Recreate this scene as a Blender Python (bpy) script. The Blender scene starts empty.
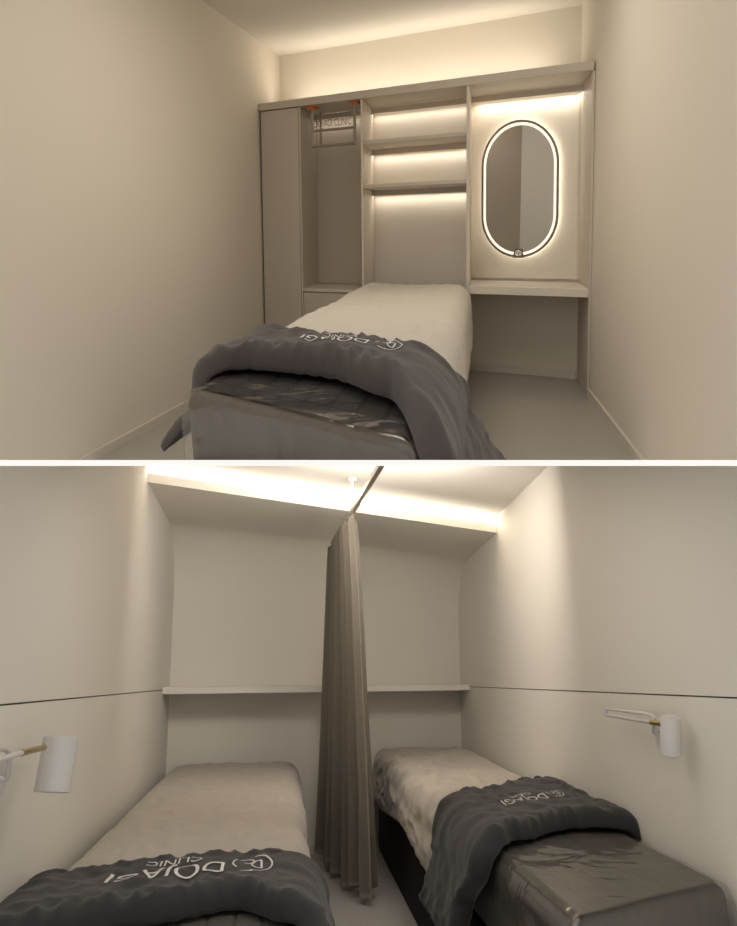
import bpy, bmesh, math, random
from mathutils import Matrix, Vector, noise
random.seed(4)
scn = bpy.context.scene
C = scn.collection
PI = math.pi

# ------------------------------------------------------------------ the two rooms and where they stand
# Each room has its own upright frame: x along its back wall, y towards the back, z up from its floor.
# The lower room is the world frame; the upper room is set rigidly above it, beyond a thin white slab.
FOC = 750.0
def rodrigues(r):
    v = Vector(r); a = v.length
    return Matrix.Rotation(a, 3, v.normalized())
def room_matrix(r, t):
    R = rodrigues(r)
    S = Matrix(((1,0,0),(0,0,1),(0,1,0)))
    M = (R @ S).to_4x4(); M.translation = Vector(t)
    return M
C_UP = room_matrix((-0.30293, 0.55352, -0.06578), (-0.76027, 0.74349, 5.68207))
C_LO = room_matrix((0.27819, -0.44562, -0.05727), (-1.39331, -2.71638, 5.00158))
EYE = C_LO.inverted()
M_LO = Matrix.Identity(4)
M_UP = EYE @ C_UP
DS = 1.15                         # distance from the camera to the slab's near edge
SLAB = 6.0/FOC*DS                 # slab thickness

class Room:
    def __init__(s, M, Cm, sgn):
        s.M = M; s.Cm = Cm
        inv = Cm.inverted(); r3 = inv.to_3x3()
        s.nrm = (r3 @ Vector((0, sgn, 0))).normalized()      # away from the slab
        s.pt = inv @ Vector((0, sgn*(SLAB/2+0.0004), 0))
        s.fn = (r3 @ Vector((0, 0, 1))).normalized()
        s.fp = inv @ Vector((0, 0, DS+0.01))
UP = Room(M_UP, C_UP, 1)
LO = Room(M_LO, C_LO, -1)
# the rooms' walls are not quite plumb: the upper one closes in slightly towards its ceiling, the lower one opens
UP.batter = (-.43, .72, -.042)
LO.batter = (.364, .60, .018)
ROOM = UP

def use(r):
    global ROOM
    ROOM = r

def lean(bm):
    s, zc, k = ROOM.batter
    for v in bm.verts:
        xc = 1.2+s*v.co.y; v.co.x = xc+(v.co.x-xc)*(1+k*(v.co.z-zc))
def section(bm):
    """the rooms end at the white slab and at their open fronts"""
    for pt, n in ((ROOM.pt, ROOM.nrm), (ROOM.fp, ROOM.fn)):
        if not bm.verts: return
        d = [(v.co-pt).dot(n) for v in bm.verts]
        if min(d) >= 0: continue
        g = bm.verts[:]+bm.edges[:]+bm.faces[:]
        closed = all(len(e.link_faces) == 2 for e in bm.edges)
        r = bmesh.ops.bisect_plane(bm, geom=g, plane_co=pt, plane_no=n, clear_inner=True)
        if closed:
            cut = [e for e in r['geom_cut'] if isinstance(e, bmesh.types.BMEdge) and e.is_valid]
            if cut: bmesh.ops.holes_fill(bm, edges=cut, sides=0)

def obj(name, bm, m, parent=None, base=(0,0,0), smooth=False, cut=True):
    if cut:
        lean(bm); section(bm)
    if not bm.verts:
        bm.free(); return None
    if parent is not None: base = parent['_b']
    b = Vector(base)
    for v in bm.verts: v.co -= b
    bmesh.ops.recalc_face_normals(bm, faces=bm.faces[:])
    me = bpy.data.meshes.new(name); bm.to_mesh(me); bm.free()
    if smooth:
        for p in me.polygons: p.use_smooth = True
        if smooth != 'all':
            try: me.set_sharp_from_angle(angle=math.radians(38))
            except Exception: pass
    me.materials.append(m)
    o = bpy.data.objects.new(name, me); C.objects.link(o)
    if parent is not None:
        o.parent = parent
        if '_b' in parent: o['_b'] = list(parent['_b'])
    else:
        o.matrix_world = ROOM.M @ Matrix.Translation(b)
        o['_b'] = list(b)
    return o
def thing(name, label, cat, base=(0,0,0), group=None):
    o = bpy.data.objects.new(name, None); C.objects.link(o)
    o.empty_display_size = .1
    o.matrix_world = ROOM.M @ Matrix.Translation(Vector(base)); o['_b'] = list(base)
    return tag(o, label, cat, group)
def tag(o, label, cat, group=None):
    o['label'] = label; o['category'] = cat
    if group: o['group'] = group
    return o
def struct(name, bm, m, label=None, smooth=False):
    o = obj(name, bm, m, smooth=smooth); o['kind'] = 'structure'
    if label: o['label'] = label
    return o

# ------------------------------------------------------------------ mesh helpers
def NB(): return bmesh.new()
def prism(bm, poly, z0, z1):
    lo = [bm.verts.new((x, y, z0)) for x, y in poly]; hi = [bm.verts.new((x, y, z1)) for x, y in poly]
    n = len(poly)
    bm.faces.new(lo[::-1]); bm.faces.new(hi)
    for i in range(n): bm.faces.new((lo[i], lo[(i+1)%n], hi[(i+1)%n], hi[i]))
    return bm
def bev(bm, w, seg=2):
    bmesh.ops.recalc_face_normals(bm, faces=bm.faces[:])
    bmesh.ops.bevel(bm, geom=bm.edges[:], offset=w, segments=seg, affect='EDGES', profile=.5)
    return bm
def hexa(bm, p):    # 8 points: bottom 4, top 4
    v = [bm.verts.new(q) for q in p]
    for f in ((3,2,1,0),(4,5,6,7),(0,1,5,4),(1,2,6,5),(2,3,7,6),(3,0,4,7)): bm.faces.new([v[i] for i in f])
    return bm
def tube(bm, pts, r, n=12, cap=True):
    pts = [Vector(p) for p in pts]; rings = []
    up = None
    for i, p in enumerate(pts):
        t = (pts[min(i+1, len(pts)-1)]-pts[max(i-1, 0)]).normalized()
        if up is None: up = Vector((0,0,1)) if abs(t.z) < .9 else Vector((1,0,0))
        a = t.cross(up).normalized(); b = a.cross(t).normalized(); up = b
        rr = r[i] if isinstance(r, (list, tuple)) else r
        rings.append([bm.verts.new(p+a*rr*math.cos(k*2*PI/n)+b*rr*math.sin(k*2*PI/n)) for k in range(n)])
    for i in range(len(rings)-1):
        for k in range(n): bm.faces.new((rings[i][k], rings[i][(k+1)%n], rings[i+1][(k+1)%n], rings[i+1][k]))
    if cap: bm.faces.new(rings[0][::-1]); bm.faces.new(rings[-1])
    return bm
def smooth_path(pts, k=6):
    P = [Vector(p) for p in pts]; out = []
    for i in range(len(P)-1):
        a = P[max(i-1,0)]; b = P[i]; c = P[i+1]; d = P[min(i+2, len(P)-1)]
        for j in range(k):
            t = j/k
            out.append(.5*((2*b)+(c-a)*t+(2*a-5*b+4*c-d)*t*t+(3*b-a-3*c+d)*t**3))
    out.append(P[-1]); return out
def lerp(a, b, t): return a+(b-a)*t
def sstep(a, b, x):
    t = max(0., min(1., (x-a)/(b-a))); return t*t*(3-2*t)
def interp(tab, x):
    if x <= tab[0][0]: return tab[0][1]
    for (a, u), (b, v) in zip(tab, tab[1:]):
        if x <= b: return u+(v-u)*sstep(0, 1, (x-a)/(b-a))
    return tab[-1][1]

# ------------------------------------------------------------------ materials
def mat(name, col, rough=.6, spec=.5, metal=0., bump=None, var=0., emit=None, sheen=0.):
    m = bpy.data.materials.new(name); m.use_nodes = True
    nt = m.node_tree; b = nt.nodes['Principled BSDF']
    b.inputs['Base Color'].default_value = (*col, 1); b.inputs['Roughness'].default_value = rough
    b.inputs['Specular IOR Level'].default_value = spec; b.inputs['Metallic'].default_value = metal
    if sheen: b.inputs['Sheen Weight'].default_value = sheen
    tc = nt.nodes.new('ShaderNodeTexCoord')
    if var:
        n = nt.nodes.new('ShaderNodeTexNoise'); n.inputs['Scale'].default_value = 3.0; n.inputs['Detail'].default_value = 5
        nt.links.new(tc.outputs['Object'], n.inputs['Vector'])
        mx = nt.nodes.new('ShaderNodeMix'); mx.data_type = 'RGBA'
        mx.inputs[6].default_value = tuple(c*(1-var) for c in col)+(1,); mx.inputs[7].default_value = tuple(min(1, c*(1+var)) for c in col)+(1,)
        nt.links.new(n.outputs['Fac'], mx.inputs[0]); nt.links.new(mx.outputs[2], b.inputs['Base Color'])
    if bump:
        sc, st, dist = bump
        n = nt.nodes.new('ShaderNodeTexNoise'); n.inputs['Scale'].default_value = sc; n.inputs['Detail'].default_value = 4
        nt.links.new(tc.outputs['Object'], n.inputs['Vector'])
        bp = nt.nodes.new('ShaderNodeBump'); bp.inputs['Strength'].default_value = st; bp.inputs['Distance'].default_value = dist
        nt.links.new(n.outputs['Fac'], bp.inputs['Height']); nt.links.new(bp.outputs['Normal'], b.inputs['Normal'])
    if emit:
        b.inputs['Emission Color'].default_value = (*emit[0], 1); b.inputs['Emission Strength'].default_value = emit[1]
    return m
def film_mat(name):
    m = bpy.data.materials.new(name); m.use_nodes = True; nt = m.node_tree; nt.nodes.clear()
    out = nt.nodes.new('ShaderNodeOutputMaterial'); mix = nt.nodes.new('ShaderNodeMixShader')
    tr = nt.nodes.new('ShaderNodeBsdfTransparent'); tr.inputs[0].default_value = (.93, .93, .92, 1)
    gl = nt.nodes.new('ShaderNodeBsdfGlossy'); gl.inputs['Roughness'].default_value = .12; gl.inputs['Color'].default_value = (1, .98, .95, 1)
    lw = nt.nodes.new('ShaderNodeLayerWeight'); lw.inputs['Blend'].default_value = .18
    ad = nt.nodes.new('ShaderNodeMath'); ad.operation = 'MULTIPLY_ADD'; ad.inputs[1].default_value = .40; ad.inputs[2].default_value = .03
    tc = nt.nodes.new('ShaderNodeTexCoord'); n = nt.nodes.new('ShaderNodeTexNoise'); n.inputs['Scale'].default_value = 7; n.inputs['Distortion'].default_value = .6
    bp = nt.nodes.new('ShaderNodeBump'); bp.inputs['Strength'].default_value = .5; bp.inputs['Distance'].default_value = .02
    L = nt.links.new
    L(tc.outputs['Object'], n.inputs['Vector']); L(n.outputs['Fac'], bp.inputs['Height'])
    L(bp.outputs['Normal'], gl.inputs['Normal']); L(bp.outputs['Normal'], lw.inputs['Normal'])
    L(lw.outputs['Facing'], ad.inputs[0]); L(ad.outputs[0], mix.inputs[0]); L(tr.outputs[0], mix.inputs[1]); L(gl.outputs[0], mix.inputs[2])
    L(mix.outputs[0], out.inputs[0]); return m

WARM = (1., .90, .76)
m_wall_up = mat('beige wall paint', (.78, .72, .625), .85,   .3, bump=(60, .05, .002))
m_back_up = mat('beige back wall paint', (.78, .72, .62), .85, .3)
m_ceil = mat('ceiling paint', (.80, .76, .69), .9, .2)
m_wall_lo = mat('off white wall panel', (.80, .76, .69), .7, .35, bump=(50, .04, .002))
m_floor_up = mat('grey floor tile', (.42, .395, .36), .35, .5, var=.05)
m_floor_lo = mat('pale grey floor tile', (.50, .475, .44), .35, .5, var=.05)
m_base = mat('white baseboard', (.72, .66, .58), .5)
m_lam = mat('greige laminate', (.58, .515, .435), .5, .4, var=.03)
m_lam_in = mat('light laminate', (.68, .61, .52), .5, .4)
m_pad = mat('pale panel', (.72, .66, .58), .6, .4)
m_dark = mat('shadow gap', (.13, .115, .10), .8)
m_counter = mat('ivory counter', (.76, .70, .61), .35, .5)
m_led = mat('led strip', (1, .9, .75), .5, emit=((1., .90, .74), 1.8))
m_ring = mat('mirror light ring', (1, .95, .85), .5, emit=((1., .95, .84), .75))
m_mirror = mat('mirror glass', (.62, .63, .64), .03, .5, metal=1.)
m_halo = mat('mirror backlight', (1, .95, .85), .5, emit=((1., .93, .80), 6.))
m_rim = mat('mirror rim', (.25, .21, .17), .4, .5, metal=.6)
m_wmetal = mat('ivory metal', (.34, .285, .22), .35, .5)
m_orange = mat('orange copper pivot', (.75, .22, .05), .35, .5, metal=.5)
m_brass = mat('brass', (.42, .30, .10), .28, .5, metal=1.)
m_sheet = mat('beige cotton', (.60, .55, .475), .9, .2, bump=(18, .25, .01), sheen=.2)
m_sheet2 = mat('greige cotton', (.47, .42, .355), .9, .2, bump=(18, .25, .01), sheen=.2)
m_duvet = mat('brown grey duvet cotton', (.062, .050, .047), .85, .25, bump=(14, .3, .012), sheen=.15)
m_duvet2 = mat('charcoal duvet cotton', (.030, .029, .030), .8, .3, bump=(14, .3, .012), sheen=.15)
m_quilt = mat('dark quilted mattress', (.040, .036, .035), .8, .3)
m_side = mat('lit brown grey mattress border', (.085, .070, .058), .75, .3)  # brown lightened beyond the quilt so the foot end looks lit
m_quilt2 = mat('grey quilted mattress', (.085, .078, .070), .75, .3)
m_bbase = mat('black bed base', (.012, .012, .013), .9, .2)
m_film = film_mat('clear plastic film')
m_thread = mat('white print', (.72, .70, .68), .7)
m_curtain = mat('taupe curtain cloth', (.37, .33, .27), .9, .2, bump=(120, .15, .002), sheen=.1)
m_chrome = mat('brushed steel', (.45, .42, .38), .3, .5, metal=1.)
m_lampw = mat('white lamp enamel', (.66, .63, .61), .4, .5)
m_slab = mat('white slab', (.99, .99, .99), .9, .1)
m_textdark = mat('dark print', (.16, .12, .09), .7)

# ------------------------------------------------------------------ text as flat mesh outlines laid onto a surface
def text_tris(body, size, cut=.004, offset=0.):
    cu = bpy.data.curves.new('t', 'FONT'); cu.body = body; cu.size = size; cu.resolution_u = 4; cu.offset = offset
    cu.align_x = 'CENTER'; cu.align_y = 'CENTER'
    o = bpy.data.objects.new('t', cu); C.objects.link(o)
    dg = bpy.context.evaluated_depsgraph_get(); me = bpy.data.meshes.new_from_object(o.evaluated_get(dg))
    bm = bmesh.new(); bm.from_mesh(me)
    bpy.data.objects.remove(o); bpy.data.curves.remove(cu); bpy.data.meshes.remove(me)
    return bm
def add_bm(dst, src, f):
    mp = {v: dst.verts.new(f(v.co)) for v in src.verts}
    for fc in src.faces:
        try: dst.faces.new([mp[v] for v in fc.verts])
        except ValueError: pass
    src.free()
def strip2d(bm, pts, w):
    """a stroked polyline in the plane"""
    P = [Vector((x, y, 0)) for x, y in pts]; a = []
    for i, p in enumerate(P):
        t = (P[min(i+1, len(P)-1)]-P[max(i-1, 0)]).normalized(); n = Vector((-t.y, t.x, 0))
        a.append((bm.verts.new(p+n*w/2), bm.verts.new(p-n*w/2)))
    for (p, q), (r, s) in zip(a, a[1:]): bm.faces.new((p, q, s, r))
def arc(cx, cy, r, a0, a1, n=24): return [(cx+r*math.cos(math.radians(lerp(a0,a1,i/n))), cy+r*math.sin(math.radians(lerp(a0,a1,i/n)))) for i in range(n+1)]
def emblem_bm(s):
    """round emblem: an open ring holding two letters and a short bar with a tick"""
    bm = bmesh.new()
    strip2d(bm, [(x*s, y*s) for x, y in arc(0, 0, .52, 80, 265)], .05*s)
    strip2d(bm, [(.02*s, .56*s), (.34*s, .56*s)], .05*s)
    strip2d(bm, [(-.22*s, .28*s), (-.22*s, -.24*s)], .06*s)
    strip2d(bm, [(-.22*s, .28*s)]+[(x*s, y*s) for x, y in arc(-.20, .02, .26, 90, -90, 14)]+[(-.22*s, -.24*s)], .05*s)
    strip2d(bm, [(x*s, y*s) for x, y in arc(.16, -.16, .19, 60, 340, 16)], .05*s)
    strip2d(bm, [(x*s, y*s) for x, y in arc(.26, -.04, .30, -50, 50, 12)], .05*s)
    return bm
def logo_bm(h):
    bm = bmesh.new()
    add_bm(bm, text_tris('DOJAGI', h, offset=.0002*h/.1), lambda c: Vector((c.x*.98, c.y, 0)))
    add_bm(bm, text_tris('CLINIC', h*.48), lambda c: Vector((c.x*1.1-h*.1, c.y-h*.74, 0)))
    add_bm(bm, emblem_bm(h*1.1), lambda c: Vector((c.x-h*2.5, c.y-h*.22, 0)))
    return bm
def refine(bm, L):
    bmesh.ops.triangulate(bm, faces=bm.faces[:])
    for _ in range(4):
        e = [e for e in bm.edges if e.calc_length() > L]
        if not e: break
        bmesh.ops.subdivide_edges(bm, edges=e, cuts=1)
        bmesh.ops.triangulate(bm, faces=bm.faces[:])

# ------------------------------------------------------------------ beds and what lies over them
class Bed:
    def __init__(s, HL, HR, FL, FR, Z, rc=.06):
        s.c = [Vector(v) for v in (HL, HR, FL, FR)]; s.Z = Z; s.rc = rc
        s.length = ((s.c[2]-s.c[0]).length+(s.c[3]-s.c[1]).length)/2
    def P(s, q, b, lift=0., flare=.12, hd=0.):
        L = s.c[0].lerp(s.c[2], b); R = s.c[1].lerp(s.c[3], b); w = (R-L).length; e = (R-L)/w; rc = s.rc
        u, z, nx, nz = q, s.Z, 0., 1.
        def side(a):
            if a < rc*PI/2:
                g = a/rc; return rc-rc*math.sin(g), -rc*(1-math.cos(g)), -math.sin(g), math.cos(g)
            d = a-rc*PI/2; return -flare*d, -rc-d, -1., 0.
        if q < rc:
            u, dz, nx, nz = side(rc-q); z = s.Z+dz
        elif q > w-rc:
            u, dz, nx, nz = side(q-(w-rc)); u = w-u; nx = -nx; z = s.Z+dz
        u += nx*lift; z += nz*lift
        p = L+e*u
        return Vector((p.x, p.y, max(.012, z-hd)))
    def width(s, b): return (s.c[1].lerp(s.c[3], b)-s.c[0].lerp(s.c[2], b)).length
def body_bm(bed, z0, z1, ins, r, seg=3):
    H = bed.c; L0 = []
    ctr = sum(H, Vector((0,0)))/4
    q = [H[0], H[1], H[3], H[2]]
    poly = [(p+(ctr-p).normalized()*ins) for p in q]
    bm = prism(NB(), [(p.x, p.y) for p in poly], z0, z1)
    return bev(bm, r, seg)
def cloth(bed0, qa, qb, ba, bb, T, lift, wr, nu=110, nv=70, seed=0., flare=.12, edge=.06, rc=.06, flareL=None, rg=.55, fine=1.):
    """qa,qb(t): hanging edges across the bed; ba,bb(q): head and foot edges along it; thick soft sheet as a closed mesh"""
    bed = Bed(*bed0.c, bed0.Z, rc)
    bm = NB(); top = []; bot = []
    for j in range(nv+1):
        t = j/nv; rt = []; rb = []
        for i in range(nu+1):
            s = i/nu
            q = lerp(qa(t), qb(t), s); b = lerp(ba(q), bb(q), t)
            w = abs(qb(t)-qa(t)); ds_ = min(s, 1-s)*w; dt_ = min(t, 1-t)*abs(bb(q)-ba(q))*bed.length
            ed = min(1., min(ds_, dt_)/edge); h = T*math.sqrt(max(0., 1-(1-ed)**2))
            X = q; Y = b*bed.length
            n1 = noise.noise(Vector((X*3.1+seed, Y*2.2, seed)))
            n2 = noise.noise(Vector((X*6+Y*5+seed*2, Y*3-X*9, seed+4)))
            n3 = noise.noise(Vector((X*22+seed, Y*16, seed+9)))
            ridge = (1-abs(n2)*2.2)
            near = 1-min(1., min(ds_, dt_)/.14)       # puckers near the hems
            pk = (1-2.4*abs(noise.noise(Vector((X*19, Y*9, seed+20)))))*near
            d = wr*(1.1*n1+rg*ridge+fine*(.22*n3+.8*pk))
            off = lift+d*(0.35+0.65*ed)
            fl = flareL if (flareL is not None and q < .3) else flare
            rt.append(bm.verts.new(bed.P(q, b, off+h, fl)))
            rb.append(bm.verts.new(bed.P(q, b, off*(.3 if T < .03 else .6), fl)))
        top.append(rt); bot.append(rb)
    for j in range(nv):
        for i in range(nu):
            bm.faces.new((top[j][i], top[j][i+1], top[j+1][i+1], top[j+1][i]))
            bm.faces.new((bot[j][i], bot[j+1][i], bot[j+1][i+1], bot[j][i+1]))
    for j in range(nv):
        bm.faces.new((top[j][0], top[j+1][0], bot[j+1][0], bot[j][0])); bm.faces.new((top[j][nu], bot[j][nu], bot[j+1][nu], top[j+1][nu]))
    for i in range(nu):
        bm.faces.new((top[0][i], bot[0][i], bot[0][i+1], top[0][i+1])); bm.faces.new((top[nv][i], top[nv][i+1], bot[nv][i+1], bot[nv][i]))
    return bm
def lay_logo(src_obj, bed, qc, bc, h, lift, parent, ux=1., uy=1.):
    """the printed name, upside down to somebody at the foot, laid on the cloth it is printed on"""
    bm = logo_bm(h); refine(bm, .009)
    from mathutils.bvhtree import BVHTree
    me = src_obj.data
    bvh = BVHTree.FromPolygons([v.co.copy() for v in me.vertices], [tuple(p.vertices) for p in me.polygons])
    base = Vector(parent['_b'])
    for v in bm.verts:
        q = qc-v.co.x*ux; b = bc+(v.co.y*uy)/bed.length
        p = bed.P(q, b, .25)-base; dwn = bed.P(q, b, -.1)-base-p
        hit, nr, _, _ = bvh.ray_cast(p, dwn.normalized(), 1.)
        if hit is None: hit = bed.P(q, b, lift)-base; nr = -dwn.normalized()
        if nr.dot(dwn) > 0: nr = -nr
        v.co = hit+nr*.0035+base
    return obj('printed_logo', bm, m_thread, parent, cut=True)
def quilt_top(bed, z, b0, b1, cell, mode, dep=.006):
    bm = NB(); nu, nv = 120, 160; g = []
    for j in range(nv+1):
        b = lerp(b0, b1, j/nv); w = bed.width(b); row = []
        for i in range(nu+1):
            q = lerp(.03, w-.03, i/nu); X = q; Y = b*bed.length
            def groove(x, c):
                f = abs((x/c) % 1-.5)*2; return math.exp(-((1-f)*c/.006)**2)
            if mode == 'grid': gv = max(groove(X, cell), groove(Y, cell))
            else: gv = groove(X, cell)
            ez = min(1., min(j, nv-j)/4., min(i, nu-i)/4.)
            row.append(bm.verts.new(bed.P(q, b, (.004-dep*gv+.002*noise.noise(Vector((X*5, Y*5, 0))))*ez)))
        g.append(row)
    for j in range(nv):
        for i in range(nu): bm.faces.new((g[j][i], g[j][i+1], g[j+1][i+1], g[j+1][i]))
    return bm

# =================================================================== UPPER ROOM
use(UP)
W = 2.4; DC = .477; H = 2.182; HC = 1.795
sL, sR, sM = -.389, -.465, -.43
def sk(x, y): return (x+sM*y, y)
def box_sk(bm, x0, x1, y0, y1, z0, z1):        # furniture whose sides run parallel to the slanting side walls
    return prism(bm, [sk(x0,y0), sk(x1,y0), sk(x1,y1), sk(x0,y1)], z0, z1)
def box(bm, x0, x1, y0, y1, z0, z1): return prism(bm, [(x0,y0),(x1,y0),(x1,y1),(x0,y1)], z0, z1)
YN = -6.2
struct('floor', prism(NB(), [(-.6,.6),(W+.3,.6),(W+sR*YN+.3,YN),(sL*YN-.3,YN)], -.08, 0), m_floor_up, 'grey tiled floor of the upper room')
struct('ceiling', prism(NB(), [(-.6,.6),(W+.3,.6),(W+sR*YN+.3,YN),(sL*YN-.3,YN)], H, H+.06), m_ceil, 'beige ceiling of the upper room')
struct('wall_left', prism(NB(), [(sL*.6,.6),(sL*YN,YN),(sL*YN-.08,YN),(sL*.6-.08,.6)], 0, H), m_wall_up, 'plain beige left wall of the upper room')
struct('wall_right', prism(NB(), [(W+sR*.6,.6),(W+sR*.6+.08,.6),(W+sR*YN+.08,YN),(W+sR*YN,YN)], 0, H), m_wall_up, 'plain beige right wall of the upper room')
struct('wall_back', box(NB(), -.5, W+.1, DC, DC+.08, 0, H), m_back_up, 'beige back wall above and behind the built-in cabinets')
for nm, s, x0, d in (('baseboard_left', sL, 0, 1), ('baseboard_right', sR, W, -1)):
    struct(nm, prism(NB(), [(x0+s*(-.0),-.0),(x0+s*YN,YN),(x0+s*YN+.014*d,YN),(x0+.014*d,-.0)], 0, .045), m_base, 'low white baseboard along the %s wall of the upper room' % nm[10:])
x0, y0 = sk(1.66, DC-.012); x1, _ = sk(2.37, DC-.012)
struct('baseboard_back', box(NB(), x0, x1, DC-.012, DC-.0005, 0, .05), m_base, 'low baseboard under the vanity counter')

G = 'built-in units along the back wall'
# tall cabinet with door
t = thing('tall_cabinet', 'tall greige closet with one plain full-height door at the left end of the built-in units', 'cabinet', (.2,0,0))
obj('body', box_sk(NB(), .012, .352, .022, DC-.002, 0, 1.748), m_lam, t)
obj('door', bev(box_sk(NB(), .016, .349, 0, .02, .012, 1.745), .0015, 1), m_lam, t)
# open wardrobe niche
t = thing('open_wardrobe', 'open greige hanging niche above a low drawer, between the closet and the lit shelves', 'wardrobe', (.62,0,0))
obj('side_panel', box_sk(NB(), .353, .368, 0, DC-.002, 0, 1.748), m_lam, t)
obj('back_panel', box_sk(NB(), .369, .858, DC-.02, DC-.002, .578, 1.748), m_lam, t)
obj('bottom_cabinet', box_sk(NB(), .369, .858, .02, DC-.002, .02, .553), m_lam, t)
obj('niche_floor', bev(box_sk(NB(), .369, .858, -.003, DC-.021, .555, .574), .0015, 1), m_lam_in, t)
dr = obj('drawer', bev(box_sk(NB(), .372, .855, 0, .019, .03, .546), .0015, 1), m_lam, t)
NICHE = t
# shelving bay
t = thing('shelving_unit', 'open shelf bay with two lit shelves above the pale headboard panel behind the bed', 'shelf', (1.25,0,0))
obj('side_panel', bev(box_sk(NB(), .860, .875, -.001, DC-.002, 0, 1.748), .001, 1), m_lam_in, t)
obj('side_panel', bev(box_sk(NB(), 1.622, 1.644, -.001, DC-.002, 0, 1.748), .001, 1), m_lam_in, t)
obj('back_panel', box_sk(NB(), .876, 1.621, DC-.022, DC-.002, .02, 1.748), m_pad, t)
def lit_shelf(par, xa, xb, zt, th, board=True):
    s = par
    if board: s = obj('shelf', bev(box_sk(NB(), xa, xb, .012, DC-.024, zt-th, zt), .0015, 1), m_lam, par)
    obj('light_lip', box_sk(NB(), xa, xb, DC-.105, DC-.09, zt-th-.034, zt-th-.0005), m_lam, s)
    obj('light_strip', box_sk(NB(), xa+.01, xb-.01, DC-.085, DC-.07, zt-th-.012, zt-th-.001), m_led, s)
lit_shelf(t, .876, 1.621, 1.508, .022); lit_shelf(t, .876, 1.621, 1.244, .022); lit_shelf(t, .876, 1.621, 1.748, 0, False)
lit_shelf(NICHE, .369, .858, 1.748, 0, False)
# vanity bay
t = thing('vanity_bay', 'lit vanity bay with pale back panel and dark right side panel, at the right end', 'cabinet', (2.0,0,0))
obj('side_panel', bev(box_sk(NB(), 2.384, 2.398, -.001, DC-.002, 0, 1.748), .001, 1), m_lam, t)
obj('back_panel', box_sk(NB(), 1.645, 2.383, DC-.022, DC-.002, .64, 1.748), m_counter, t)
obj('corner_strip', box_sk(NB(), 2.366, 2.383, DC-.035, DC-.023, .64, 1.748), m_lam_in, t)
lit_shelf(t, 1.645, 2.383, 1.748, 0, False)
o = obj('vanity_counter', bev(box_sk(NB(), 1.645, 2.383, -.006, DC-.003, .572, .622), .003, 2), m_counter); tag(o, 'thick ivory counter shelf spanning the vanity bay below the oval mirror', 'counter')
# cornice over everything
o = obj('cornice_board', bev(prism(NB(), [(0.006,-.012),(W-.004,-.012),(W+sR*DC-.004,DC-.002),(sL*DC+.006,DC-.002)], 1.750, 1.795), .002, 1), m_lam)
tag(o, 'long greige top board capping all the built-in units from wall to wall', 'board')
o = obj('cove_light', box(NB(), -.06, W-.32, DC-.10, DC-.085, 1.797, 1.806), m_led); tag(o, 'glowing light strip lying on top of the cornice board', 'light strip')

# mirror
cx, cz, hw, hh = 1.800, 1.185, .262, .412
def stad(hw, hh, n=28):
    r = hw; return [(r*math.cos(a), (hh-r)+r*math.sin(a)) for a in [PI*i/n for i in range(n+1)]]+[(r*math.cos(a), -(hh-r)+r*math.sin(a)) for a in [PI+PI*i/n for i in range(n+1)]]
def stad_ring(bm, a, b, y0, y1):
    A = stad(*a); B = stad(*b); n = len(A); V = []
    for (p, y) in ((A,y0),(B,y0),(B,y1),(A,y1)): V.append([bm.verts.new((cx+x, y, cz+z)) for x, z in p])
    for k in range(4):
        for i in range(n): bm.faces.new((V[k][i], V[k][(i+1)%n], V[(k+1)%4][(i+1)%n], V[(k+1)%4][i]))
    return bm
def stad_disc(bm, a, y0, y1):
    A = stad(*a); lo = [bm.verts.new((cx+x, y0, cz+z)) for x, z in A]; hi = [bm.verts.new((cx+x, y1, cz+z)) for x, z in A]
    bm.faces.new(lo); bm.faces.new(hi[::-1])
    for i in range(len(A)): bm.faces.new((lo[i], hi[i], hi[(i+1)%len(A)], lo[(i+1)%len(A)]))
    return bm
yb = DC-.0225
t = thing('wall_mirror', 'tall pill-shaped wall mirror with a glowing ring, above the vanity counter', 'mirror', (cx, yb, cz))
obj('back_box', stad_disc(NB(), (hw-.03, hh-.03), yb-.022, yb-.0005), m_rim, t)
obj('back_light', stad_ring(NB(), (hw-.029, hh-.029), (hw-.022, hh-.022), yb-.020, yb-.006), m_halo, t)
obj('rim', stad_ring(NB(), (hw, hh), (hw-.014, hh-.014), yb-.034, yb-.023), m_rim, t)
obj('light_ring', stad_ring(NB(), (hw-.0145, hh-.0145), (hw-.031, hh-.031), yb-.033, yb-.024), m_ring, t)
obj('glass', stad_disc(NB(), (hw-.0315, hh-.0315), yb-.032, yb-.024), m_mirror, t)
bm = NB()
strip = [(cx-.040, cz-hh-.002), (cx+.040, cz-hh-.002), (cx+.026, cz-hh+.055), (cx-.026, cz-hh+.055)]
v = [bm.verts.new((x, yb-.0345, z)) for x, z in strip]; bm.faces.new(v)
ic = obj('touch_switch', bm, m_rim, t)
bm = NB(); e = bmesh.new(); strip2d(e, [(-.012,-.010),(.012,-.010),(0,.014),(-.012,-.010)], .003); strip2d(e, arc(0,0,.018,-40,220), .002)
add_bm(bm, e, lambda c: Vector((cx+c.x, yb-.0355, cz-hh+.026+c.y)))
obj('symbol', bm, m_ring, ic)

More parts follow.
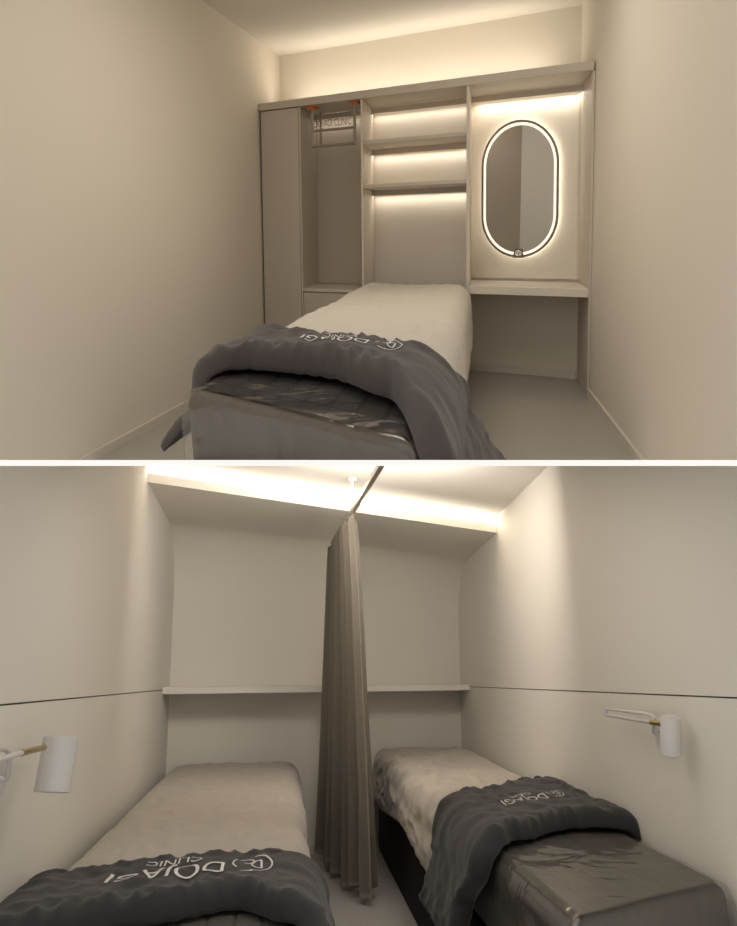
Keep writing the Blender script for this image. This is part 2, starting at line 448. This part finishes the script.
# pull-down clothes rail in the wardrobe niche
zt = 1.73
t = thing('clothes_rail_frame', 'ivory pull-down clothes rail frame with orange pivots hanging high in the open niche', 'clothes rail', (.62,.06,1.74))
def bar(p, q, r=.009): return bev(tube(NB(), [p, q], r, 4), .001, 1)
xa, xb = sk(.452, .06)[0], sk(.800, .06)[0]
for x in (xa, xb):
    o = obj('pivot', prism(NB(), [(x-.028,.035),(x+.036,.035),(x+.036,.085),(x-.028,.085)], 1.733, 1.7485), m_orange, t); o['label'] = 'orange pivot bracket'
    obj('arm', bar((x, .06, 1.733), (x, .06, 1.500), .013), m_wmetal, t)
obj('bottom_bar', bar((xa-.01, .06, 1.502), (xb+.01, .06, 1.502), .010), m_wmetal, t)
obj('middle_bar', bar((xa-.01, .06, 1.598), (xb+.01, .06, 1.598), .009), m_wmetal, t)
bm = NB(); add_bm(bm, text_tris('DOJAGI CLINIC', .062), lambda c: Vector(((xa+xb)/2+c.x*.72, .052, 1.637+c.y)))
o = obj('lettering', bm, m_textdark, t); o['label'] = 'small dark letters above the middle bar'
x2, x3 = sk(.452,.2)[0], sk(.8,.2)[0]
obj('rear_arm', bar((x2+.03, .2, 1.735), (x2+.03, .2, 1.53), .008), m_wmetal, t)

# bed
BU = Bed((.92,-.05), (1.66,-.08), (2.25,-3.05), (3.02,-3.23), .60)
t = thing('treatment_bed', 'bed with dark quilted mattress in the upper room, foot end towards the viewer', 'bed', (1.9,-1.6,0))
obj('base', body_bm(BU, .03, .36, .02, .015), m_bbase, t)
mt = obj('mattress', body_bm(BU, .361, .592, .004, .035, 4), m_side, t, smooth=True)
obj('quilted_top', quilt_top(BU, 0, .80, .985, .085, 'grid', .008), m_quilt, mt, smooth='all')
LB = BU.length
def yb_(bed, y):   # fraction along the bed for a given y
    a = (bed.c[0].y+bed.c[1].y)/2; b = (bed.c[2].y+bed.c[3].y)/2; return (y-a)/(b-a)
w = BU.width(.5)
o = obj('bed_sheet', cloth(BU, lambda t: -.10, lambda t: BU.width(t)+.34, lambda q: -.012, lambda q: .80, .022, .006, .010, seed=1.3, rg=.9, edge=.12, nv=110, flare=.05), m_sheet, base=(1.4,-1.2,.6), smooth='all')
tag(o, 'smooth beige sheet covering the upper room bed and hanging down its right side', 'bed sheet')
hd = [(-.4, yb_(BU,-2.50)), (0., yb_(BU,-2.45)), (.35, yb_(BU,-2.50)), (.72, yb_(BU,-2.52)), (.9, yb_(BU,-2.32)), (1.2, yb_(BU,-1.95))]
ft = [(-.4, yb_(BU,-3.06)), (-.02, yb_(BU,-3.02)), (.18, yb_(BU,-2.88)), (.45, yb_(BU,-2.84)), (.66, yb_(BU,-2.92)), (.8, yb_(BU,-3.15)), (.95, yb_(BU,-3.3)), (1.3, yb_(BU,-3.3))]
dv = obj('duvet', cloth(BU, lambda t: -.20, lambda t: BU.width(t)+.38, lambda q: interp(hd, q), lambda q: interp(ft, q), .05, .03, .014, seed=5.1, fine=1.5, rc=.09, flare=.6, flareL=1.3, nu=150, nv=90), m_duvet, base=(2.4,-2.6,.65), smooth='all')
tag(dv, 'folded brown-grey duvet draped across the foot of the upper room bed', 'duvet')
lay_logo(dv, BU, .42, yb_(BU,-2.68), .080, .1, dv, 1., 1.2)
# clear film over the foot
def film(bed, b0, b1, zlow, name, label, gap=.008, seed=0., z0=None):
    bm = NB(); nu, nv = 60, 50; g = []
    for j in range(nv+1):
        t = j/nv; row = []
        for i in range(nu+1):
            b = lerp(b0, b1, t)
            if t > .6:
                b = b1
            else: b = lerp(b0, b1, t/.6)
            w = bed.width(b); q = lerp(.0-.10, w+.10, i/nu)
            n_ = noise.noise(Vector((q*7+seed, t*6, seed)))*.004+noise.noise(Vector((q*3+t*9, t*3, seed)))*.005
            p = bed.P(q, b, gap+n_, 0.)
            if t > .6:
                k = (t-.6)/.4; drop = k*(bed.Z-zlow); d2 = (bed.c[2]-bed.c[0]).normalized()
                o_ = gap+.004+n_*1.3+.03*math.sin(k*PI*.5)*0.2
                p = p+Vector((d2.x*o_, d2.y*o_, -drop))
            row.append(bm.verts.new(p))
        g.append(row)
    for j in range(nv):
        for i in range(nu): bm.faces.new((g[j][i], g[j][i+1], g[j+1][i+1], g[j+1][i]))
    o = obj(name, bm, m_film, base=(bed.c[2].x, bed.c[2].y, bed.Z), smooth='all'); tag(o, label, 'plastic cover'); return o
film(BU, .80, 1.002, .36, 'plastic_cover', 'clear wrinkled plastic film over the foot of the upper room bed', seed=2.)

# =================================================================== LOWER ROOM
use(LO)
tL, tR = .3265, .4012
HC2 = 2.345; ZG = 1.155
YN = -5.6
def slope(bm):
    for v in bm.verts: v.co.z += .055-.11*(v.co.x+.47)/2.35
    return bm
struct('floor', prism(NB(), [(-.2,.2),(W+.3,.2),(W+tR*YN+.3,YN),(tL*YN-.3,YN)], -.06, 0), m_floor_lo, 'pale grey floor of the lower room')
struct('ceiling', slope(prism(NB(), [(-.2,.2),(W+.3,.2),(W+tR*YN+.3,YN),(tL*YN-.3,YN)], HC2, HC2+.06)), m_ceil, 'pale ceiling of the lower room')
def wall_lo(name, s, x0, d, label):
    bm = NB(); g = .0025
    def seg(ya, yb2, z0, z1, i0=0., th=.06): prism(bm, [(x0+s*ya-d*i0,ya),(x0+s*yb2-d*i0,yb2),(x0+s*yb2-d*th,yb2),(x0+s*ya-d*th,ya)], z0, z1)
    seg(.1, YN, 0, ZG-g); seg(.1, YN, ZG+g, HC2+.16)
    struct(name, bm, m_wall_lo, label)
    bm = NB(); prism(bm, [(x0-d*.012+s*.1,.1),(x0-d*.012+s*YN,YN),(x0-d*.05+s*YN,YN),(x0-d*.05+s*.1,.1)], ZG-.0025, ZG+.0025)
    return bm
b1 = wall_lo('wall_left', tL, 0, 1, 'off-white panelled left wall of the lower room')
struct('trim_1', b1, m_dark, 'thin dark joint line along the left wall of the lower room')
b1 = wall_lo('wall_right', tR, W, -1, 'off-white panelled right wall of the lower room')
struct('trim_2', b1, m_dark, 'thin dark joint line along the right wall of the lower room')
struct('wall_back', box(NB(), -.1, W+.1, 0, .06, 0, HC2+.2), m_wall_lo, 'plain off-white back wall of the lower room')
struct('baseboard_back', box(NB(), .9, 2.39, -.012, -.0005, 0, .05), m_base, 'low baseboard between the two beds')
ZS = 2.235
def wl(y): return tL*y
def wr_(y): return W+tR*y
struct('trim_3', slope(prism(NB(), [(wl(0),0),(wr_(0),0),(wr_(-1.39),-1.39),(wl(-1.39),-1.39)], ZS, ZS+.014)), m_wall_lo, 'underside of the lighting cove over the bed heads')
struct('trim_4', slope(prism(NB(), [(wl(-1.39),-1.39),(wr_(-1.39),-1.39),(wr_(-1.405),-1.405),(wl(-1.405),-1.405)], ZS-.001, ZS+.052)), m_wall_lo, 'front lip of the lighting cove')
bm = NB(); n = 14; g = []; rf = .42  # fillet added so no shading edge shows between cove underside and wall
for x_ in (-.012, 2.412):
    row = []
    for i in range(n+1):
        a = PI/2*i/n; y = -rf+rf*math.sin(a)+.0; z = -rf+rf*math.cos(a)
        row.append(bm.verts.new((x_ + (tL if x_ < 1 else tR)*y, y+.0, ZS+z)))
    row.append(bm.verts.new((x_, .02, ZS+.002))); row.append(bm.verts.new((x_+(tL if x_ < 1 else tR)*-rf, -rf, ZS+.004)))
    g.append(row)
m_ = len(g[0])
for i in range(m_): bm.faces.new((g[0][i], g[0][(i+1) % m_], g[1][(i+1) % m_], g[1][i]))
bm.faces.new(g[0]); bm.faces.new(g[1][::-1])
struct('trim_6', slope(bm), m_wall_lo, 'curved junction added to blend the shading of cove underside and back wall', smooth=True)
o = obj('cove_light', slope(box(NB(), wl(-1.3)+.05, wr_(-1.3)-.05, -1.33, -1.31, ZS+.016, ZS+.026)), m_led); tag(o, 'glowing light strip hidden in the cove by the lower room ceiling', 'light strip')
o = obj('wall_shelf', bev(prism(NB(), [(wl(0)+.001,-.001),(wr_(0)-.001,-.001),(wr_(-.38)-.001,-.38),(wl(-.38)+.001,-.38)], 1.128, 1.172), .002, 1), m_wall_lo)
tag(o, 'long off-white ledge running the full width of the back wall above the beds', 'shelf')

# left bed
BL = Bed((.03,-.06), (.88,-.17), (-1.26,-4.0), (-.55,-4.15), .63)
t = thing('treatment_bed', 'left bed of the lower room, its mattress showing only below the duvet', 'bed', (-.2,-2,0))
obj('base', body_bm(BL, .03, .38, .02, .015), m_bbase, t)
mt = obj('mattress', body_bm(BL, .381, .622, .004, .035, 4), m_quilt2, t, smooth=True)
obj('quilted_top', quilt_top(BL, 0, .80, .97, .07, 'grid', .008), m_quilt2, mt, smooth='all')
o = obj('bed_sheet', cloth(BL, lambda t: .01, lambda t: BL.width(t)+.20, lambda q: -.004, lambda q: .80, .022, .006, .010, seed=8.3, rg=.9, edge=.1, nv=110, flare=.03), m_sheet2, base=(0,-1.5,.63), smooth='all')
tag(o, 'flat greige sheet over the bed against the left wall of the lower room', 'bed sheet')
def yb2(bed, y): return yb_(bed, y)
hd = [(-.1, yb_(BL,-3.14)), (.35, yb_(BL,-3.08)), (.75, yb_(BL,-3.08)), (1.0, yb_(BL,-3.02)), (1.3, yb_(BL,-2.72))]
ft = [(-.1, yb_(BL,-3.72)), (.35, yb_(BL,-3.54)), (.56, yb_(BL,-3.48)), (.70, yb_(BL,-3.62)), (.80, yb_(BL,-3.95)), (1.3, yb_(BL,-4.0))]
dv = obj('duvet', cloth(BL, lambda t: -.02, lambda t: BL.width(t)+.34, lambda q: interp(hd, q), lambda q: interp(ft, q), .048, .022, .014, seed=15.1, fine=1.5, flare=.28, nu=150, nv=90), m_duvet2, base=(-.6,-3.3,.68), smooth='all')
tag(dv, 'charcoal duvet with a large white printed name over the left bed of the lower room', 'duvet')
lay_logo(dv, BL, .365, yb_(BL,-3.31), .090, .1, dv, 1.05, 1.6)

# right bed
BR = Bed((1.58,-.10), (2.34,-.12), (.14,-4.02), (.79,-3.93), .66)
t = thing('treatment_bed', 'right bed of the lower room on a black base, its plastic-wrapped grey foot end bare', 'bed', (1.2,-2,0))
obj('base', body_bm(BR, .004, .40, .02, .015), m_bbase, t)
mt = obj('mattress', body_bm(BR, .401, .652, .004, .04, 4), m_quilt2, t, smooth=True)
o = obj('quilted_top', quilt_top(BR, 0, .70, .994, .062, 'lines', .006), m_quilt2, mt, smooth='all'); 
if o: o['label'] = 'grey quilted top panel'
o = obj('bed_sheet', cloth(BR, lambda t: -.24-.03*math.sin(t*9), lambda t: BR.width(t)-.005, lambda q: .0, lambda q: .72, .03, .008, .017, seed=23.3, rg=.9, edge=.12, nv=120, flare=.12), m_sheet2, base=(1.4,-1.5,.66), smooth='all')
tag(o, 'rumpled greige sheet hanging over the aisle side of the right bed in the lower room', 'bed sheet')
hd = [(-.45, yb_(BR,-2.50)), (-.1, yb_(BR,-2.66)), (.2, yb_(BR,-2.50)), (.5, yb_(BR,-2.40)), (.8, yb_(BR,-2.45))]
ft = [(-.45, yb_(BR,-3.10)), (-.15, yb_(BR,-3.22)), (.0, yb_(BR,-3.36)), (.12, yb_(BR,-3.28)), (.4, yb_(BR,-3.22)), (.7, yb_(BR,-3.36))]
dv = obj('duvet', cloth(BR, lambda t: -.285, lambda t: BR.width(.75)-.0, lambda q: interp(hd, q), lambda q: interp(ft, q), .05, .034, .014, seed=31.7, fine=1.5, flare=.28, nu=130, nv=90), m_duvet2, base=(.9,-2.9,.7), smooth='all')
tag(dv, 'charcoal duvet with a small white name laid across the right bed, lower room', 'duvet')
lay_logo(dv, BR, .31, yb_(BR,-2.93), .070, .1, dv, 1., 1.7)
film(BR, .74, 1.002, .30, 'plastic_cover', 'clear glossy plastic film over the bare foot of the right bed', seed=6.)

# curtain rail and curtain
ZR = 2.145
P0, P1 = Vector((.61,-1.756)), Vector((.325,-2.69)); dr_ = (P1-P0).normalized()
A = P0-dr_*1.08; B = P0+dr_*2.6
t = thing('curtain_rail', 'slim steel curtain rail hung from the ceiling by a short white rod', 'curtain rail', (P0.x, P0.y, ZR))
bm = NB(); pr = Vector((-dr_.y, dr_.x))*.012
prism(bm, [tuple(A+pr), tuple(B+pr), tuple(B-pr), tuple(A-pr)], ZR-.012, ZR+.012); obj('track', bm, m_chrome, t)
obj('drop_rod', tube(NB(), [(P0.x,P0.y,ZR+.0125),(P0.x,P0.y,HC2-.022)], .008), m_lampw, t, smooth=True)
obj('ceiling_mount', tube(NB(), [(P0.x,P0.y,HC2-.022),(P0.x,P0.y,HC2-.016),(P0.x,P0.y,HC2-.0005)], [.012,.026,.028], 20), m_lampw, t, smooth=True)
t = thing('curtain', 'long taupe fabric curtain gathered in narrow folds between the two beds', 'curtain', (.95,-.9,0))
# top path along the rail, hem path on the floor side
tA = Vector((.945,-.68)); tB = Vector((.60,-1.80)); hA = Vector((1.10,-.20)); hB = Vector((.90,-1.40))
NF = 8
def curt(u, z):
    k = 1-z/2.10; k = max(0, min(1, k)); kk = k**.8
    a = tA.lerp(hA, kk); b = tB.lerp(hB, kk); ax = (b-a).normalized(); nn = Vector((-ax.y, ax.x))
    ph = u*NF*2*PI
    amp = (.038+.050*kk)*(1+.25*math.sin(u*17+1)); mid = 1-.15*math.sin(PI*k)
    off = math.sin(ph)*amp*mid+.012*noise.noise(Vector((u*8, z*1.2, 3)))*kk
    along = u+.35/NF/2*math.sin(2*ph)*.5
    p = a.lerp(b, along)+nn*off
    return p
bm = NB(); nu, nv = 300, 60; g = []
for j in range(nv+1):
    row = []
    for i in range(nu+1):
        u = i/nu; zt_ = 2.125-.10*(1-u)**2*0
        zb = .055+.02*math.sin(u*23)
        z = lerp(zb, 2.118+.006*math.cos(u*NF*2*PI*2), j/nv); p = curt(u, z); row.append(bm.verts.new((p.x, p.y, z)))
    g.append(row)
for j in range(nv):
    for i in range(nu): bm.faces.new((g[j][i], g[j][i+1], g[j+1][i+1], g[j+1][i]))
bmesh.ops.solidify(bm, geom=bm.faces[:], thickness=.003)
obj('cloth', bm, m_curtain, t, smooth='all')
for k in range(NF):
    u = (k+.5)/NF; q = tA.lerp(tB, u)
    obj('hook', tube(NB(), [(q.x,q.y,2.105),(q.x,q.y,2.1325)], .004, 8), m_chrome, t)

# swing-arm wall lamps
def lamp(base, label, plate, nrm, joint, arm_a, arm_b, shade_c, lean, rs, hs):
    t = thing('wall_lamp', label, 'lamp', base, 'swing-arm lamps on the lower room walls')
    pl = Vector(plate); n = Vector(nrm).normalized()
    obj('wall_plate', tube(NB(), [pl+n*.0005, pl+n*.018, pl+n*.024], [.058,.058,.052], 32), m_lampw, t, smooth=True)
    obj('arm', tube(NB(), smooth_path(arm_a), .0062, 10), m_lampw, t, smooth=True)
    obj('arm', tube(NB(), arm_b[:2], .0062, 10), m_lampw, t, smooth=True)
    o = obj('ferrule', tube(NB(), [arm_b[1], arm_b[2]], .0078, 12), m_brass, t, smooth=True); o['label'] = 'brass ferrule'
    obj('elbow', tube(NB(), [Vector(joint)-Vector((0,0,.014)), Vector(joint)+Vector((0,0,.014))], .010, 14), m_lampw, t, smooth=True)
    c = Vector(shade_c); ln = Vector(lean)
    a, b = c-ln*hs/2, c+ln*hs/2
    bm = NB(); n_ = 40; ax = ln; e1 = ax.cross(Vector((0,1,0))).normalized(); e2 = ax.cross(e1)
    def ring(p, r): return [bm.verts.new(p+e1*r*math.cos(2*PI*k/n_)+e2*r*math.sin(2*PI*k/n_)) for k in range(n_)]
    R = [ring(b-ax*.03, rs*.2), ring(b-ax*.002, rs*.90), ring(b, rs*.96), ring(b-ax*.002, rs), ring(a, rs), ring(a, rs-.003), ring(b-ax*.008, rs-.003)]
    R = R[1:]
    for p, q in zip(R, R[1:]):
        for k in range(n_): bm.faces.new((p[k], p[(k+1)%n_], q[(k+1)%n_], q[k]))
    bm.faces.new(R[0]); bm.faces.new(R[-1][::-1])
    obj('shade', bm, m_lampw, t, smooth=True)
    return t
nR = Vector((-1, tR, 0)).normalized(); nL = Vector((1, -tL, 0)).normalized()
pR = Vector((W+tR*-3.60, -3.60, 1.02)); pL = Vector((tL*-3.42, -3.42, .985))
lamp((pR.x, pR.y, pR.z), 'small white wall lamp with folded double arm and cylinder shade over the right bed', pR, nR, (1.02,-3.232,1.086),
     [(1.02,-3.232,1.097), (.95,-3.41,1.096), (.875,-3.60,1.092), (.868,-3.635,1.075), pR+nR*.05+Vector((0,0,.015)), pR+nR*.02],
     [(1.02,-3.232,1.075), (.868,-3.615,1.068), (.836,-3.700,1.066)], (.826,-3.735,1.036), Vector((-.011,-.027,.113)).normalized(), .031, .118)
lamp((pL.x, pL.y, pL.z), 'white wall lamp with wide leaning shade and brass-tipped arm over the left bed', pL, nL, (-1.17,-3.93,1.062),
     [(-1.17,-3.93,1.072), (-1.13,-3.70,1.07), (-1.085,-3.50,1.05), pL+nL*.04, pL+nL*.02],
     [(-1.17,-3.93,1.052), (-1.058,-3.575,1.052), (-1.000,-3.395,1.049)], (-.960,-3.33,1.000), Vector((.012,.020,.133)).normalized(), .045, .135)

# =================================================================== white slab between the two rooms
class Eye: pass
e = Eye(); e.M = EYE @ Matrix(((1,0,0,0),(0,1,0,0),(0,0,1,0),(0,0,0,1))); ROOM = e
o = obj('trim_5', hexa(NB(), [(-3.4,-SLAB/2,DS),(3.4,-SLAB/2,DS),(3.4,-SLAB/2,8.2),(-3.4,-SLAB/2,8.2),(-3.4,SLAB/2,DS),(3.4,SLAB/2,DS),(3.4,SLAB/2,8.2),(-3.4,SLAB/2,8.2)]), m_slab, cut=False)
o['kind'] = 'structure'; o['label'] = 'white slab separating the upper room from the lower room'

# ------------------------------------------------------------------ light
class Room2: M = e.M
def area(name, room, loc, rot, sx, sy, power, col=WARM, spread=PI):
    l = bpy.data.lights.new(name, 'AREA'); l.shape = 'RECTANGLE'; l.size = sx; l.size_y = sy; l.energy = power; l.color = col; l.spread = spread
    o = bpy.data.objects.new(name, l); C.objects.link(o)
    o.matrix_world = room.M @ Matrix.Translation(Vector(loc)) @ rot.to_4x4(); return o
DOWN = Matrix.Identity(3); UPW = Matrix.Rotation(PI, 3, 'X')
def tilt(a): return Matrix.Rotation(a, 3, 'X')
# led washes under the shelves (aimed down along the back panels) and on the cornice (aimed up)
for (xa, xb, z, pw) in ((.38,.85,1.712,.14), (.88,1.62,1.452,.6), (.88,1.62,1.188,.6), (.88,1.62,1.712,.5), (1.65,2.38,1.712,1.1)):
    x_, y_ = sk((xa+xb)/2, DC-.06)
    area('shelf_led', UP, (x_, y_, z), DOWN, xb-xa-.01, .02, pw, (1., .92, .78))
area('cove_led', UP, (1.00, .34, 1.812), UPW, 1.9, .03, 3.5)
area('unseen_fill', UP, (1.95, -1.5, H-.02), DOWN, 1.0, 1.3, 13, (1., .92, .80))  # unseen light at the ceiling, added to fill the upper room
area('cove_led', LO, (.70, -1.30, ZS+.035), Matrix.Rotation(math.atan(-.11/2.35)*-1, 3, 'Y') @ UPW, 2.2, .03, 24)
area('unseen_fill', Room2(), (.05, -SLAB/2-.16, 3.75), Matrix.Rotation(-PI*.86, 3, 'X'), .9, .30, 13.5, (1., .93, .84))  # added light without fixture under the slab, tilted to brighten the back wall
area('unseen_fill', Room2(), (.0, -SLAB/2-.01, 2.6), Matrix.Rotation(-PI/2, 3, 'X'), 1.2, .9, 5, (1., .93, .84))  # another unseen light below the slab, added to fill the lower room's front

w = bpy.data.worlds.new('world'); scn.world = w; w.use_nodes = True
bg = w.node_tree.nodes['Background']; bg.inputs[0].default_value = (1, .97, .92, 1); bg.inputs[1].default_value = 1.0

# ------------------------------------------------------------------ camera
cd = bpy.data.cameras.new('camera'); cam = bpy.data.objects.new('camera', cd); C.objects.link(cam)
r3 = EYE.to_3x3()
cam.matrix_world = Matrix.Translation(EYE.translation) @ Matrix((r3 @ Vector((1,0,0)), r3 @ Vector((0,1,0)), -(r3 @ Vector((0,0,1))))).transposed().to_4x4()
cd.sensor_fit = 'HORIZONTAL'; cd.sensor_width = 36; cd.lens = FOC*36/737; cd.clip_start = .02; cd.clip_end = 100
scn.camera = cam
for o in list(scn.objects):
    if '_b' in o: del o['_b']
scn.view_settings.view_transform = 'Standard'; scn.view_settings.look = 'None'
scn.view_settings.exposure = 0.0; scn.view_settings.gamma = 1; scn.view_settings.use_curve_mapping = False
